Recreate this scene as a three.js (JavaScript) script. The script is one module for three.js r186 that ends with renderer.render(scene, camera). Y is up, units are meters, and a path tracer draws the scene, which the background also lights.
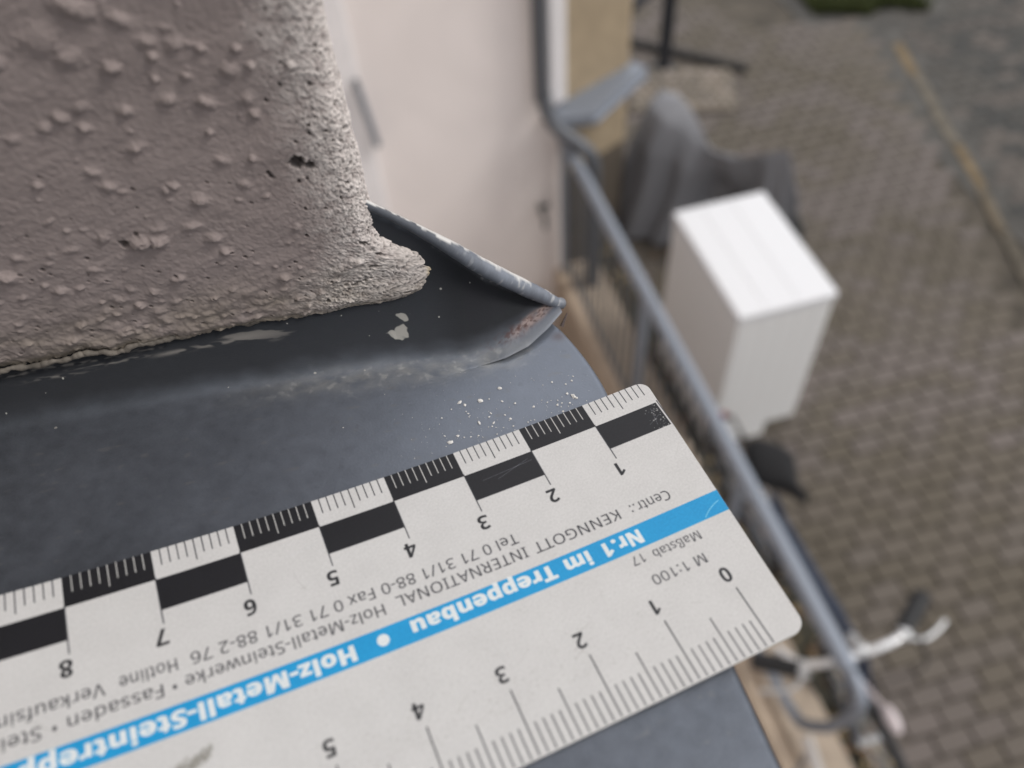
import * as THREE from 'three';
import { RoundedBoxGeometry } from 'three/addons/geometries/RoundedBoxGeometry.js';
import { mergeGeometries } from 'three/addons/utils/BufferGeometryUtils.js';
import { ImprovedNoise } from 'three/addons/math/ImprovedNoise.js';

// ------------------------------------------------------------------ camera, sky, sun, exposure
const W = 1024, H = 768, EYE = 3.6;                       // metres above the yard
const scene = new THREE.Scene();
const camera = new THREE.PerspectiveCamera(2 * Math.atan(384 / 828) * 180 / Math.PI, W / H, 0.005, 400);
camera.up.set(0, 1, 0);
camera.position.set(0, EYE, 0);
camera.quaternion.setFromRotationMatrix(new THREE.Matrix4().makeBasis(
  new THREE.Vector3(0.9614, -0.0542, 0.2698), new THREE.Vector3(0.2451, 0.6142, -0.7501), new THREE.Vector3(-0.1251, 0.7873, 0.6038)));
camera.focus = 0.122;
camera.userData.fStop = 13.5;
scene.add(camera);

{ // a bright, closed cloud cover: brightest overhead, a little darker to the horizon
  const w = 256, h = 128, d = new Float32Array(w * h * 4), n = new ImprovedNoise();
  for (let j = 0; j < h; j++) for (let i = 0; i < w; i++) {
    const el = (j + 0.5) / h * Math.PI - Math.PI / 2, az = (i + 0.5) / w * Math.PI * 2, k = 4 * (j * w + i);
    const s = Math.sin(el), X = Math.cos(el) * Math.cos(az), Z = Math.cos(el) * Math.sin(az);
    let L = s > 0 ? 0.56 + 0.43 * s : 0.56;
    L *= 1 + 0.10 * n.noise(X * 2.2 + 7, s * 3, Z * 2.2) + 0.05 * n.noise(X * 5, s * 7 + 3, Z * 5);
    d[k] = L * 0.97; d[k + 1] = L * 0.985; d[k + 2] = L * 1.03; d[k + 3] = 1;
  }
  const t = new THREE.DataTexture(d, w, h, THREE.RGBAFormat, THREE.FloatType);
  t.mapping = THREE.EquirectangularReflectionMapping; t.magFilter = THREE.LinearFilter; t.minFilter = THREE.LinearFilter; t.needsUpdate = true;
  scene.background = t; scene.environment = t;
}
const sun = new THREE.DirectionalLight(new THREE.Color(1.0, 0.97, 0.93), 1.3);
sun.position.set(6.5, 7.6 + EYE, 2.3); sun.target.position.set(0, EYE, 0);
sun.castShadow = true; sun.shadow.radius = 30; sun.shadow.mapSize.set(2048, 2048);
Object.assign(sun.shadow.camera, { left: -10, right: 10, top: 10, bottom: -10, near: 0.1, far: 40 });
scene.add(sun, sun.target);

const renderer = new THREE.WebGLRenderer({ antialias: true });
renderer.setSize(W, H);
renderer.toneMapping = THREE.LinearToneMapping;
renderer.toneMappingExposure = 1.52;
renderer.shadowMap.enabled = true;

// ------------------------------------------------------------------ helpers
const V = (x, y, z) => new THREE.Vector3(x, y, z);
function rng(seed) { let s = seed >>> 0; return () => { s = (s + 0x6D2B79F5) | 0; let t = Math.imul(s ^ (s >>> 15), 1 | s); t = (t + Math.imul(t ^ (t >>> 7), 61 | t)) ^ t; return ((t ^ (t >>> 14)) >>> 0) / 4294967296; }; }
const perlin = new ImprovedNoise();
const noise = (x, y, z = 0.37) => perlin.noise(x + 101.3, y + 57.7, z + 11.1);
function fbm(x, y, oct = 4, z = 0.37) { let a = 0, s = 1, m = 0; for (let i = 0; i < oct; i++) { a += s * noise(x, y, z + i * 3.1); m += s; s *= 0.5; x = x * 2.03 + 3.1; y = y * 2.03 - 1.7; } return a / m; }
const clamp = (x, a = 0, b = 1) => Math.min(b, Math.max(a, x));
const smooth = (a, b, x) => { const t = clamp((x - a) / (b - a)); return t * t * (3 - 2 * t); };
const mix = (a, b, t) => a + (b - a) * t;
const used = {};
function numbered(n) { used[n] = (used[n] ?? -1) + 1; return used[n] ? `${n}_${String(used[n]).padStart(3, '0')}` : n; }
function thing(name, label, category, pos = [0, 0, 0], turn = 0, group) {
  const o = new THREE.Group(); o.name = numbered(name); o.position.set(...pos); o.rotation.y = turn;
  o.userData = { label, category }; if (group) o.userData.group = group;
  scene.add(o); return o;
}
function mesh(name, geo, mat, parent) { const m = new THREE.Mesh(Array.isArray(geo) ? merge(geo) : geo, mat); m.name = name; m.castShadow = m.receiveShadow = true; parent.add(m); return m; }
function struct(name, geo, mat, label) { const m = mesh(numbered(name), geo, mat, scene); m.userData = { kind: 'structure', label }; return m; }
function merge(list) { return mergeGeometries(list.map((g) => { const q = g.index ? g.toNonIndexed() : g.clone(); for (const k of Object.keys(q.attributes)) if (!['position', 'normal', 'uv', 'color'].includes(k)) q.deleteAttribute(k); return q; })); }
const std = (c, roughness = 0.9, more = {}) => new THREE.MeshStandardMaterial({ color: new THREE.Color().setRGB(...c), roughness, ...more });
const box = (x0, x1, y0, y1, z0, z1, r = 0) => { const g = r ? new RoundedBoxGeometry(x1 - x0, y1 - y0, z1 - z0, 3, r) : new THREE.BoxGeometry(x1 - x0, y1 - y0, z1 - z0); g.translate((x0 + x1) / 2, (y0 + y1) / 2, (z0 + z1) / 2); return g; };
const tube = (pts, r, seg = 24, rad = 10, tension = 0.5) => new THREE.TubeGeometry(new THREE.CatmullRomCurve3(pts.map((p) => V(...p)), false, 'catmullrom', tension), seg, r, rad);
function rod(a, b, r, r2 = r, n = 12) { const A = V(...a), B = V(...b), g = new THREE.CylinderGeometry(r2, r, A.distanceTo(B), n, 1); g.applyQuaternion(new THREE.Quaternion().setFromUnitVectors(V(0, 1, 0), B.clone().sub(A).normalize())); g.translate(...A.clone().add(B).multiplyScalar(0.5).toArray()); return g; }
const ball = (p, r, sx = 1, sy = 1, sz = 1) => { const g = new THREE.SphereGeometry(r, 18, 12); g.scale(sx, sy, sz); g.translate(...p); return g; };
// a grid surface: f(i, j) fills position / colour / uv; flip turns its faces over
function grid(nu, nv, f, { colors = false, flip = false } = {}) {
  const p = new Float32Array((nu + 1) * (nv + 1) * 3), c = colors ? new Float32Array(p.length) : null, uv = new Float32Array((nu + 1) * (nv + 1) * 2), idx = new Uint32Array(nu * nv * 6);
  let k = 0;
  for (let j = 0; j <= nv; j++) for (let i = 0; i <= nu; i++, k++) {
    const o = f(i, j); p.set(o.p, k * 3); if (c) c.set(o.c, k * 3); uv[2 * k] = o.uv ? o.uv[0] : i / nu; uv[2 * k + 1] = o.uv ? o.uv[1] : j / nv;
  }
  k = 0;
  for (let j = 0; j < nv; j++) for (let i = 0; i < nu; i++) {
    const a = j * (nu + 1) + i, b = a + 1, d = a + nu + 1, e = d + 1;
    if (flip) { idx[k++] = a; idx[k++] = d; idx[k++] = b; idx[k++] = b; idx[k++] = d; idx[k++] = e; } else { idx[k++] = a; idx[k++] = b; idx[k++] = d; idx[k++] = b; idx[k++] = e; idx[k++] = d; }
  }
  const g = new THREE.BufferGeometry();
  g.setAttribute('position', new THREE.BufferAttribute(p, 3)); g.setAttribute('uv', new THREE.BufferAttribute(uv, 2));
  if (c) g.setAttribute('color', new THREE.BufferAttribute(c, 3));
  g.setIndex(new THREE.BufferAttribute(idx, 1)); g.computeVertexNormals(); return g;
}
function dataTexture(w, h, f, srgb = false) { // f(u, v) -> linear [r, g, b]
  const d = new Uint8Array(w * h * 4), enc = (x) => srgb ? (x <= 0.0031308 ? 12.92 * x : 1.055 * Math.pow(x, 1 / 2.4) - 0.055) : x;
  for (let j = 0; j < h; j++) for (let i = 0; i < w; i++) { const c = f((i + 0.5) / w, (j + 0.5) / h), k = 4 * (j * w + i); for (let q = 0; q < 3; q++) d[k + q] = 255 * clamp(enc(Math.max(0, c[q]))) + 0.5; d[k + 3] = 255; }
  const t = new THREE.DataTexture(d, w, h); t.magFilter = THREE.LinearFilter; t.minFilter = THREE.LinearMipmapLinearFilter; t.generateMipmaps = true; if (srgb) t.colorSpace = THREE.SRGBColorSpace; t.needsUpdate = true; return t;
}
function grain(c, amp, freq, rep, seed = 1) { // a mottled colour, repeated every 'rep' metres
  const t = dataTexture(256, 256, (u, v) => { const a = u * Math.PI * 2, b = v * Math.PI * 2, R = freq / 6.283; // wraps round
    const n1 = fbm(Math.cos(a) * R + seed, Math.sin(a) * R + Math.cos(b) * R, 3, Math.sin(b) * R), n2 = noise(u * 97, v * 97, seed); const k = 1 + amp * (1.6 * n1 + 0.5 * n2); return [c[0] * k, c[1] * k, c[2] * k]; }, true);
  t.wrapS = t.wrapT = THREE.RepeatWrapping; t.repeat.set(1 / rep, 1 / rep); return t;
}
const textured = (c, amp, freq, rep, roughness, seed) => new THREE.MeshStandardMaterial({ map: grain(c, amp, freq, rep, seed), roughness });
function worldUV(g) { // uv in metres from the dominant face direction
  const q = g.index ? g.toNonIndexed() : g; if (!q.attributes.normal) q.computeVertexNormals();
  const p = q.attributes.position, n = q.attributes.normal, uv = new Float32Array(p.count * 2);
  for (let i = 0; i < p.count; i++) { const ax = Math.abs(n.getX(i)), ay = Math.abs(n.getY(i)), az = Math.abs(n.getZ(i)); const [a, b] = ay > ax && ay > az ? [p.getX(i), p.getZ(i)] : ax > az ? [p.getZ(i), p.getY(i)] : [p.getX(i), p.getY(i)]; uv[2 * i] = a; uv[2 * i + 1] = b; }
  q.setAttribute('uv', new THREE.BufferAttribute(uv, 2)); return q;
}

// ------------------------------------------------------------------ the ground
const PIT = { x0: 0, x1: 1.33, z0: -3.5, z1: 0.9 };       // the cellar stairwell beside the house
{
  const s = new THREE.Shape([[-60, -60], [60, -60], [60, 60], [-60, 60]].map((p) => new THREE.Vector2(...p)));
  s.holes.push(new THREE.Path([[PIT.x0 - 0.2, -PIT.z0 + 0.1], [PIT.x1 - 0.1, -PIT.z0 + 0.1], [PIT.x1 - 0.1, -PIT.z1], [PIT.x0 - 0.2, -PIT.z1]].map((p) => new THREE.Vector2(...p))));
  const g = new THREE.ShapeGeometry(s); g.rotateX(-Math.PI / 2);
  struct('ground', worldUV(g), textured([0.06, 0.05, 0.038], 0.5, 9, 1.3, 1, 3), 'dark earth and joint sand under the paved yard');
}
const kerbX = (z) => z > -2.51 ? 3.561 - 0.29 * (z + 2.51) : z > -3.566 ? mix(3.561, 3.878, (-2.51 - z) / 1.056) : 3.878 + 0.245 * (-3.566 - z);
const grassEdge = (x) => -5.50 + 0.2 * (x - 4.1);
{ // pavers, running bond, long side across the yard
  const rand = rng(11), px = 0.164, pz = 0.091, list = [];
  const dark = [];
  for (let r = -91; r < 10; r++) for (let c = 0; c < 78; c++) {
    const z = r * pz, x = 1.52 + c * px + (r & 1 ? px / 2 : 0) + 0.004 * (rand() - 0.5);
    const item = { x, z: z + 0.003 * (rand() - 0.5), y: 0.012 + 0.005 * rand(), t: (rand() - 0.5) * 0.05, k: clamp(0.5 + 0.9 * fbm(x * 0.9, z * 0.9, 2, 3) + 0.75 * (rand() - 0.5), 0, 0.999), tilt: (rand() - 0.5) * 0.02 };
    const K = kerbX(z);
    if (x > 5.6 && z < -7) continue;
    if (x + px / 2 < K - 0.02) { if (!(x > 3.3 && z < grassEdge(x))) list.push(item); } else if (x - px / 2 > K + 0.13 && x < K + 3.2 && !(z < grassEdge(x) && x < 5)) dark.push(item);
  }
  const kinds = [[0.084, 0.070, 0.052], [0.092, 0.077, 0.059], [0.097, 0.081, 0.064], [0.102, 0.086, 0.071], [0.107, 0.09, 0.078], [0.117, 0.098, 0.087]];
  const mats = kinds.map((c, i) => textured(c, 0.33, 8, 0.31, 0.93, 20 + i));
  const geo = new RoundedBoxGeometry(px - 0.009, 0.05, pz - 0.009, 1, 0.007);
  const near = (o) => -(o.x * 0.9 + 0) * 0 + Math.hypot(o.x, o.z, EYE);
  // the ones that show largest: nearest to the eye among those inside the picture and not behind the sill
  const inView = (o) => { const p = V(o.x, 0, o.z).project(camera); return p.z < 1 && p.x > -0.05 && p.x < 1.06 && Math.abs(p.y) < 1.06; };
  camera.updateMatrixWorld(true);
  list.sort((a, b) => (inView(b) - inView(a)) || (near(a) - near(b)));
  const yard = struct('paved_yard', worldUV(new THREE.BoxGeometry(0.2, 0.01, 7).translate(1.5, 0.002, -2.6)), textured([0.064, 0.053, 0.04], 0.5, 7, 0.7, 1, 4), 'yard of worn grey brown pavers laid in staggered rows');
  const put = (o, name, mat) => { const m = new THREE.Mesh(geo, mat); m.name = name; m.castShadow = m.receiveShadow = true; m.position.set(o.x, o.y - 0.025, o.z); m.rotation.set(o.tilt, o.t, -o.tilt); yard.add(m); };
  list.slice(0, 300).forEach((o, i) => put(o, i ? `paver_${String(i).padStart(3, '0')}` : 'paver', mats[Math.floor(o.k * 6)]));
  const bulk = (arr, name, parent, ms, cs) => { // the rest, far off or out of sight, as one part
    const im = new THREE.InstancedMesh(geo, ms, arr.length), m4 = new THREE.Matrix4(), q = new THREE.Quaternion(), col = new THREE.Color();
    arr.forEach((o, i) => { q.setFromEuler(new THREE.Euler(o.tilt, o.t, -o.tilt)); m4.compose(V(o.x, o.y - 0.025, o.z), q, V(1, 1, 1)); im.setMatrixAt(i, m4); const c = cs[Math.floor(o.k * cs.length)]; im.setColorAt(i, col.setRGB(c[0], c[1], c[2])); });
    im.name = name; im.userData.kind = 'stuff'; im.castShadow = im.receiveShadow = true; parent.add(im);
  };
  bulk(list.slice(300), 'far_pavers', yard, textured([0.95, 0.95, 0.95], 0.3, 8, 0.31, 0.93, 31), kinds);
  const lane = struct('lane', worldUV(new THREE.BoxGeometry(3.3, 0.01, 7.4).translate(5.45, 0.003, -2.4)), textured([0.06, 0.056, 0.05], 0.5, 7, 0.7, 1, 5), 'darker grey cobbled lane beyond the edging stones');
  bulk(dark, 'cobbles', lane, textured([0.95, 0.95, 0.95], 0.45, 8, 0.31, 0.93, 33), [[0.062, 0.056, 0.048], [0.046, 0.043, 0.038], [0.075, 0.064, 0.055], [0.038, 0.037, 0.034], [0.09, 0.077, 0.066]]);
}
{ // edging of long narrow stones with leaf dust along it
  const t = thing('edging', 'tan kerb line of narrow edging stones crossing the paved yard', 'kerb', [0, 0, 0]);
  const rand = rng(5); const mats = [[0.10, 0.079, 0.053], [0.08, 0.067, 0.049], [0.10, 0.085, 0.064], [0.118, 0.084, 0.045]].map((c, i) => textured(c, 0.5, 9, 0.5, 0.95, 40 + i));
  let k = 0;
  for (let z = -5.05; z < 0.6; z += 0.42) {
    const z1 = z + 0.42, a = V(kerbX(z) + 0.07, 0, z), b = V(kerbX(z1) + 0.07, 0, z1), L = a.distanceTo(b) - 0.008;
    const g = worldUV(new RoundedBoxGeometry(0.06 + 0.03 * rand(), 0.09, L, 2, 0.008));
    const m = mesh(k ? `edging_stone_${String(k).padStart(3, '0')}` : 'edging_stone', g, mats[Math.floor(rand() * 4)], t); k++;
    m.position.copy(a).add(b).multiplyScalar(0.5); m.position.y = -0.032 + 0.008 * rand(); m.position.x += 0.02 * (rand() - 0.5); m.rotation.y = Math.atan2(b.x - a.x, b.z - a.z) + (rand() - 0.5) * 0.06;
  }
}
{ // grass beyond the yard
  const rand = rng(8), blade = new THREE.BufferGeometry();
  blade.setAttribute('position', new THREE.BufferAttribute(new Float32Array([-0.006, 0, 0, 0.006, 0, 0, 0.004, 0.05, 0.012, -0.004, 0.05, 0.012, 0, 0.09, 0.035]), 3)); blade.setIndex([0, 1, 2, 0, 2, 3, 3, 2, 4]); blade.computeVertexNormals();
  const n = 9000, im = new THREE.InstancedMesh(blade, std([1, 1, 1], 0.8), n), m4 = new THREE.Matrix4(), q = new THREE.Quaternion(), col = new THREE.Color();
  for (let i = 0; i < n; i++) {
    const x = 3.95 + 0.85 * rand(), z = grassEdge(x) - 0.02 - 1.5 * Math.pow(rand(), 1.5) - 0.2 * Math.abs(noise(x * 3, 2));
    q.setFromEuler(new THREE.Euler((rand() - 0.5) * 0.9, rand() * 6.28, (rand() - 0.5) * 0.9)); const s = 0.6 + 0.8 * rand();
    m4.compose(V(x, 0, z), q, V(s, s, s)); im.setMatrixAt(i, m4); const k = 0.6 + 0.7 * rand(); im.setColorAt(i, col.setRGB(0.05 * k, 0.062 * k, 0.012 * k));
  }
  im.name = 'grass'; im.userData = { kind: 'stuff', label: 'patch of dark green grass beyond the far end of the yard', category: 'grass' }; im.castShadow = im.receiveShadow = true; scene.add(im);
}
{ // dark strip of soil and fallen leaves between railing and pavers
  struct('soil_strip', grid(12, 120, (i, j) => { const x = 1.3 + 0.19 * i / 12 + 0.03 * (i === 12 ? fbm(j * 0.11, 3) : 0), z = -4.6 + 5.3 * j / 120; return { p: [x + (i === 12 ? 0.03 : 0), 0.011 + 0.008 * fbm(i * 0.9, j * 0.9, 3), z], uv: [x, z] }; }, { flip: true }), textured([0.034, 0.031, 0.021], 0.6, 9, 0.4, 1, 6), 'strip of dark mossy soil along the foot of the railing');
  const rand = rng(77), leaf = new THREE.PlaneGeometry(0.03, 0.045, 2, 2); { const p = leaf.attributes.position; for (let i = 0; i < p.count; i++) { const y = p.getY(i) / 0.0225; p.setX(i, p.getX(i) * (1 - 0.75 * Math.abs(y))); p.setZ(i, 0.008 * Math.abs(p.getX(i)) / 0.015 + 0.004 * y * y); } leaf.rotateX(-Math.PI / 2); leaf.computeVertexNormals(); }
  const n = 420, im = new THREE.InstancedMesh(leaf, std([1, 1, 1], 0.85), n), m4 = new THREE.Matrix4(), q = new THREE.Quaternion(), col = new THREE.Color();
  for (let i = 0; i < n; i++) {
    const far = rand() < 0.5, z = far ? -3.4 - 1.0 * rand() : -3.4 + 3.6 * rand(), x = far ? 1.25 + 0.9 * rand() : 1.32 + 0.22 * Math.pow(rand(), 1.2);
    q.setFromEuler(new THREE.Euler((rand() - 0.5) * 0.7, rand() * 6.28, (rand() - 0.5) * 0.7)); const s = 0.6 + 0.8 * rand(); m4.compose(V(x, 0.028 + 0.01 * rand(), z), q, V(s, s, s)); im.setMatrixAt(i, m4);
    const k = 0.5 + 0.8 * rand(); im.setColorAt(i, rand() < 0.6 ? col.setRGB(0.14 * k, 0.075 * k, 0.035 * k) : col.setRGB(0.2 * k, 0.15 * k, 0.08 * k));
  }
  im.name = 'leaf_litter'; im.userData = { kind: 'stuff', label: 'scattered brown leaves lying on the soil beside the railing', category: 'leaves' }; im.castShadow = im.receiveShadow = true; scene.add(im);
}
{ // pale cobbles at the foot of the post, a dark board behind them
  const t = struct('pebble_patch', worldUV(new THREE.BoxGeometry(0.75, 0.012, 0.55).rotateY(-0.35).translate(2.52, 0.03, -5.02)), textured([0.12, 0.10, 0.078], 0.4, 8, 0.5, 1, 7), 'patch of pale round cobbles at the foot of the dark post');
  const rand = rng(31), mats = [[0.22, 0.185, 0.15], [0.18, 0.155, 0.125], [0.15, 0.13, 0.108], [0.26, 0.22, 0.185]].map((c) => std(c, 0.9)), g = new THREE.SphereGeometry(0.034, 10, 6);
  let k = 0; for (let r = 0; r < 7; r++) for (let c = 0; c < 10; c++) {
    const a = (c - 4.5) * 0.072 + (r & 1) * 0.036 + (rand() - 0.5) * 0.012, b = (r - 3) * 0.07 + (rand() - 0.5) * 0.012, m = mesh(k ? `cobble_${String(k).padStart(3, '0')}` : 'cobble', g, mats[Math.floor(rand() * 4)], t); k++;
    const cs = Math.cos(0.35), sn = Math.sin(0.35); m.position.set(2.52 + a * cs - b * sn, 0.036, -5.02 + a * sn + b * cs); m.scale.set(0.9 + 0.25 * rand(), 0.6 + 0.2 * rand(), 0.85 + 0.2 * rand()); m.rotation.y = rand() * 3;
  }
  const bd = mesh(numbered('edging_board'), box(-0.62, 0.62, 0, 0.07, -0.03, 0.03, 0.006), std([0.028, 0.025, 0.022], 0.9), scene); bd.position.set(2.63, 0.0, -5.52); bd.rotation.y = -0.78; bd.userData = { label: 'dark low board lying behind the pale cobbles', category: 'board' };
}

// ------------------------------------------------------------------ the house with its window
const wallMat = (() => { const m = textured([0.58, 0.525, 0.5], 0.06, 6, 0.8, 0.95, 9); return m; })();
const whiteMat = textured([0.80, 0.77, 0.76], 0.04, 6, 0.8, 0.9, 10);
const NRM = V(0.092526, 0.994884, -0.040549).normalize();        // the sill falls outwards
const UA = V(1, 0, 0).addScaledVector(NRM, -NRM.x).normalize(), WB = NRM.clone().cross(UA).multiplyScalar(-1).normalize(); if (WB.z > 0) WB.multiplyScalar(-1);
const CM = 0.01, SILL_Y = -9.259 - 0.07;                          // centimetres under the eye
const onSill = (u, w, h) => { const p = V(0, SILL_Y, 0).addScaledVector(UA, u).addScaledVector(WB, w).addScaledVector(NRM, h).multiplyScalar(CM); p.y += EYE; return p.toArray(); };

const house = thing('house', 'house wall of warm grey render with the open window above the sill', 'house');
mesh('wall', [box(-0.4, -0.0, -1.3, 3.46, -3.5, 4), box(-0.4, 0, 3.46, 8, -3.5, -0.1), box(-0.4, 0, 3.46, 8, 0.36, 4), box(-0.4, 0, 4.7, 8, -0.1, 0.36)].map(worldUV), wallMat, house);
mesh('shade_slab', worldUV(box(-0.4, 0.7, 6.6, 6.85, -2.0, 4)), whiteMat, house);  // unseen slab added overhead to darken the ruler and sill
{ // window set back in the reveal
  const fr = mesh('window', [box(-0.22, -0.16, 3.5, 4.7, -0.098, -0.04, 0.008), box(-0.22, -0.16, 3.5, 4.7, 0.3, 0.359, 0.008), box(-0.22, -0.16, 3.5, 3.57, -0.04, 0.3, 0.008), box(-0.22, -0.16, 4.63, 4.7, -0.04, 0.3, 0.008)], std([0.7, 0.7, 0.68], 0.4), house);
  mesh('curtain', grid(80, 2, (i, j) => ({ p: [-0.3 + 0.015 * Math.sin(i * 0.9), 3.56 + 1.1 * j / 2, -0.06 + 0.38 * i / 80] })), std([0.3, 0.29, 0.27], 0.95), fr);
  mesh('pane', box(-0.193, -0.187, 3.57, 4.63, -0.04, 0.3), new THREE.MeshPhysicalMaterial({ color: 0xffffff, roughness: 0.02, transmission: 1, thickness: 0, ior: 1.5 }), fr);
}
{ // rough render on the reveal: worn towards the corner, bulging out over the zinc at its foot
  const rand = rng(2024), bumps = [], pits = [];
  // bumps: x, h in cm on the reveal, radius, height, stretch, turn
  const add = (x, h, r, a, e = 1, t = 0.6) => bumps.push({ x, h, r, a, e, c: Math.cos(t), s: Math.sin(t), R: r * e * 1.7 });
  for (let i = 0; i < 150; i++) { const x = -7.5 + 7.4 * rand(), h = 0.5 + 6.6 * rand(), big = Math.pow(rand(), 2.2); add(x, h, 0.022 + 0.05 * big, 0.014 + 0.036 * big, 1 + 0.7 * rand(), -0.5 + 1.4 * rand()); }
  for (let i = 0; i < 200; i++) { const x = -7.5 + 7.0 * rand(), h = 0.5 + 2.6 * rand() * rand(); add(x, h, 0.02 + 0.045 * rand(), 0.012 + 0.024 * rand(), 1 + 1.3 * rand(), 0.1 + 0.5 * rand()); }
  for (let i = 0; i < 130; i++) pits.push({ x: -7 + 7.1 * rand(), h: 0.6 + 3.6 * rand() * rand(), r: 0.009 + 0.018 * rand() * rand(), a: 0.05 });
  for (let i = 0; i < 55; i++) pits.push({ x: -1.1 + 1.3 * Math.sqrt(rand()), h: 0.6 + 6 * rand(), r: 0.014 + 0.025 * rand() * rand(), a: 0.07 });
  const PH = (px, py) => { const d = V((px - 512) / 828, -(py - 384) / 828, -1).applyQuaternion(camera.quaternion); const s = -9 / d.z; const p = V(d.x * s, d.y * s - SILL_Y, -9); return [p.x, p.dot(NRM)]; };
  for (const [px, py, r, a, e, t] of [[68, 58, 0.12, 0.05, 1.2, 0.4], [118, 20, 0.09, 0.05, 1.6, -0.5], [152, 57, 0.065, 0.055, 1, 0], [155, 80, 0.05, 0.045, 1, 0], [186, 75, 0.06, 0.05, 1, 0], [168, 100, 0.08, 0.055, 1.3, 0.3], [206, 102, 0.085, 0.065, 1.3, -0.4], [125, 112, 0.075, 0.055, 1.2, 0], [200, 48, 0.06, 0.05, 1, 0], [228, 69, 0.11, 0.04, 1, 0], [236, 48, 0.06, 0.045, 1, 0], [60, 118, 0.07, 0.06, 1.3, -0.5], [84, 128, 0.065, 0.055, 1.2, -0.4], [210, 132, 0.05, 0.05, 1, 0], [252, 158, 0.055, 0.05, 1, 0], [135, 148, 0.08, 0.04, 1.6, 0.2], [72, 8, 0.12, 0.07, 1.8, -0.5], [140, 243, 0.115, 0.085, 1.3, 0.25], [158, 241, 0.1, 0.08, 1.2, 0.2], [200, 200, 0.1, 0.05, 1.2, 0], [174, 186, 0.07, 0.05, 1, 0], [108, 187, 0.09, 0.04, 1.2, 0], [38, 185, 0.06, 0.045, 1, 0], [60, 291, 0.08, 0.05, 1.2, 0], [6, 278, 0.1, 0.06, 1.7, -0.3], [180, 278, 0.08, 0.05, 1, 0], [214, 238, 0.08, 0.05, 1.4, 0], [226, 252, 0.07, 0.05, 1.2, 0], [285, 278, 0.07, 0.05, 1.2, 0], [290, 65, 0.06, 0.04, 1, 0], [250, 65, 0.055, 0.05, 1, 0], [247, 100, 0.08, 0.04, 1.2, 0.9], [255, 115, 0.07, 0.05, 1, 0], [40, 40, 0.2, 0.05, 1.4, 0.3], [112, 68, 0.07, 0.03, 1.4, 0.2]]) { const [x, h] = PH(px, py); add(x, h, r * 0.8, a * 1.15, e, t); }
  const hole = PH(297, 163), hole2 = PH(310, 166);
  pits.push({ x: hole[0], h: hole[1], r: 0.075, a: 0.2 }, { x: hole2[0], h: hole2[1], r: 0.05, a: 0.12 }, { x: hole[0] - 0.35, h: hole[1] - 0.15, r: 0.03, a: 0.06 });
  { const b = PH(125, 245); pits.push({ x: b[0], h: b[1] + 0.02, r: 0.05, a: 0.08 }); const b2 = PH(136, 234); pits.push({ x: b2[0], h: b2[1], r: 0.03, a: 0.05 }); }
  // lookup cells so that each vertex meets only its own bumps
  const cell = 0.4, map = new Map(); const key = (i, j) => i * 4096 + j;
  const reg = (o, R) => { for (let i = Math.floor((o.x - R) / cell); i <= Math.floor((o.x + R) / cell); i++) for (let j = Math.floor((o.h - R) / cell); j <= Math.floor((o.h + R) / cell); j++) { const k = key(i + 100, j + 100); if (!map.has(k)) map.set(k, [[], []]); map.get(k)[o.e ? 0 : 1].push(o); } };
  bumps.forEach((o) => reg(o, o.R * 1.2)); pits.forEach((o) => reg(o, o.r * 2.6));
  // columns: from deep in the reveal to the corner, round it, then along the outside face
  const cols = []; const R = 0.36, XC = 0.16, ZJ = -9.0;
  for (let i = 0; i < 45; i++) cols.push(-16 + (16 - 6.6) * i / 45);
  for (let i = 0; i < 450; i++) cols.push(-6.6 + 5.8 * i / 450); for (let i = 0; i < 90; i++) cols.push(-0.8 + (0.8 + XC - R) * i / 90);
  const arc = R * Math.PI / 2, s0 = XC - R;
  for (let i = 0; i < 96; i++) cols.push(s0 + arc * i / 96);
  for (let i = 0; i <= 60; i++) cols.push(s0 + arc + 0.9 * i / 60); for (let i = 1; i <= 40; i++) cols.push(s0 + arc + 0.9 + 330 * (i / 40) ** 2.6);
  const rows = []; for (let i = 0; i < 4; i++) rows.push(-1 + i / 4); for (let i = 0; i <= 520; i++) rows.push(i / 520 * 6.3); for (let i = 1; i <= 70; i++) rows.push(6.3 + 142 * (i / 70) ** 2.2);
  const foot = (x) => 0.66 + 0.04 * noise(x * 1.3, 4) + 0.045 * noise(x * 4.2, 9) + 0.02 * noise(x * 13, 5) + 0.10 * smooth(-0.9, 0.5, x) + 0.03 * smooth(0, 0.6, x) * noise(x * 14, 3);
  const geo = grid(cols.length - 1, rows.length - 1, (i, j) => {
    const s = cols[i]; let x, z, nx, nz;
    if (s < s0) { x = s; z = ZJ; nx = 0; nz = 1; } else if (s < s0 + arc) { const a = (s - s0) / R; x = s0 + R * Math.sin(a); z = ZJ - R + R * Math.cos(a); nx = Math.sin(a); nz = Math.cos(a); } else { x = XC; z = ZJ - R - (s - s0 - arc); nx = 1; nz = 0; }
    const under = rows[j] < 0, f0 = foot(Math.min(x, 0.3)), h = f0 + Math.max(0, rows[j]);
    const fine = 1 - smooth(6.6, 12, h), edge = Math.exp(-(((s - s0 - arc * 0.6) / 0.7) ** 2)) , low = 1 - smooth(0.0, 1.3, h - f0), lip = 1 - smooth(0, 0.16, h - f0);
    const corner = clamp(edge + 0.9 * low * smooth(-1.9, -0.2, s));
    const t0 = s;
    const sx = s * 0.9 + h * 0.42, sh = h * 0.9 - s * 0.42;         // along and across the trowel strokes
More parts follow.
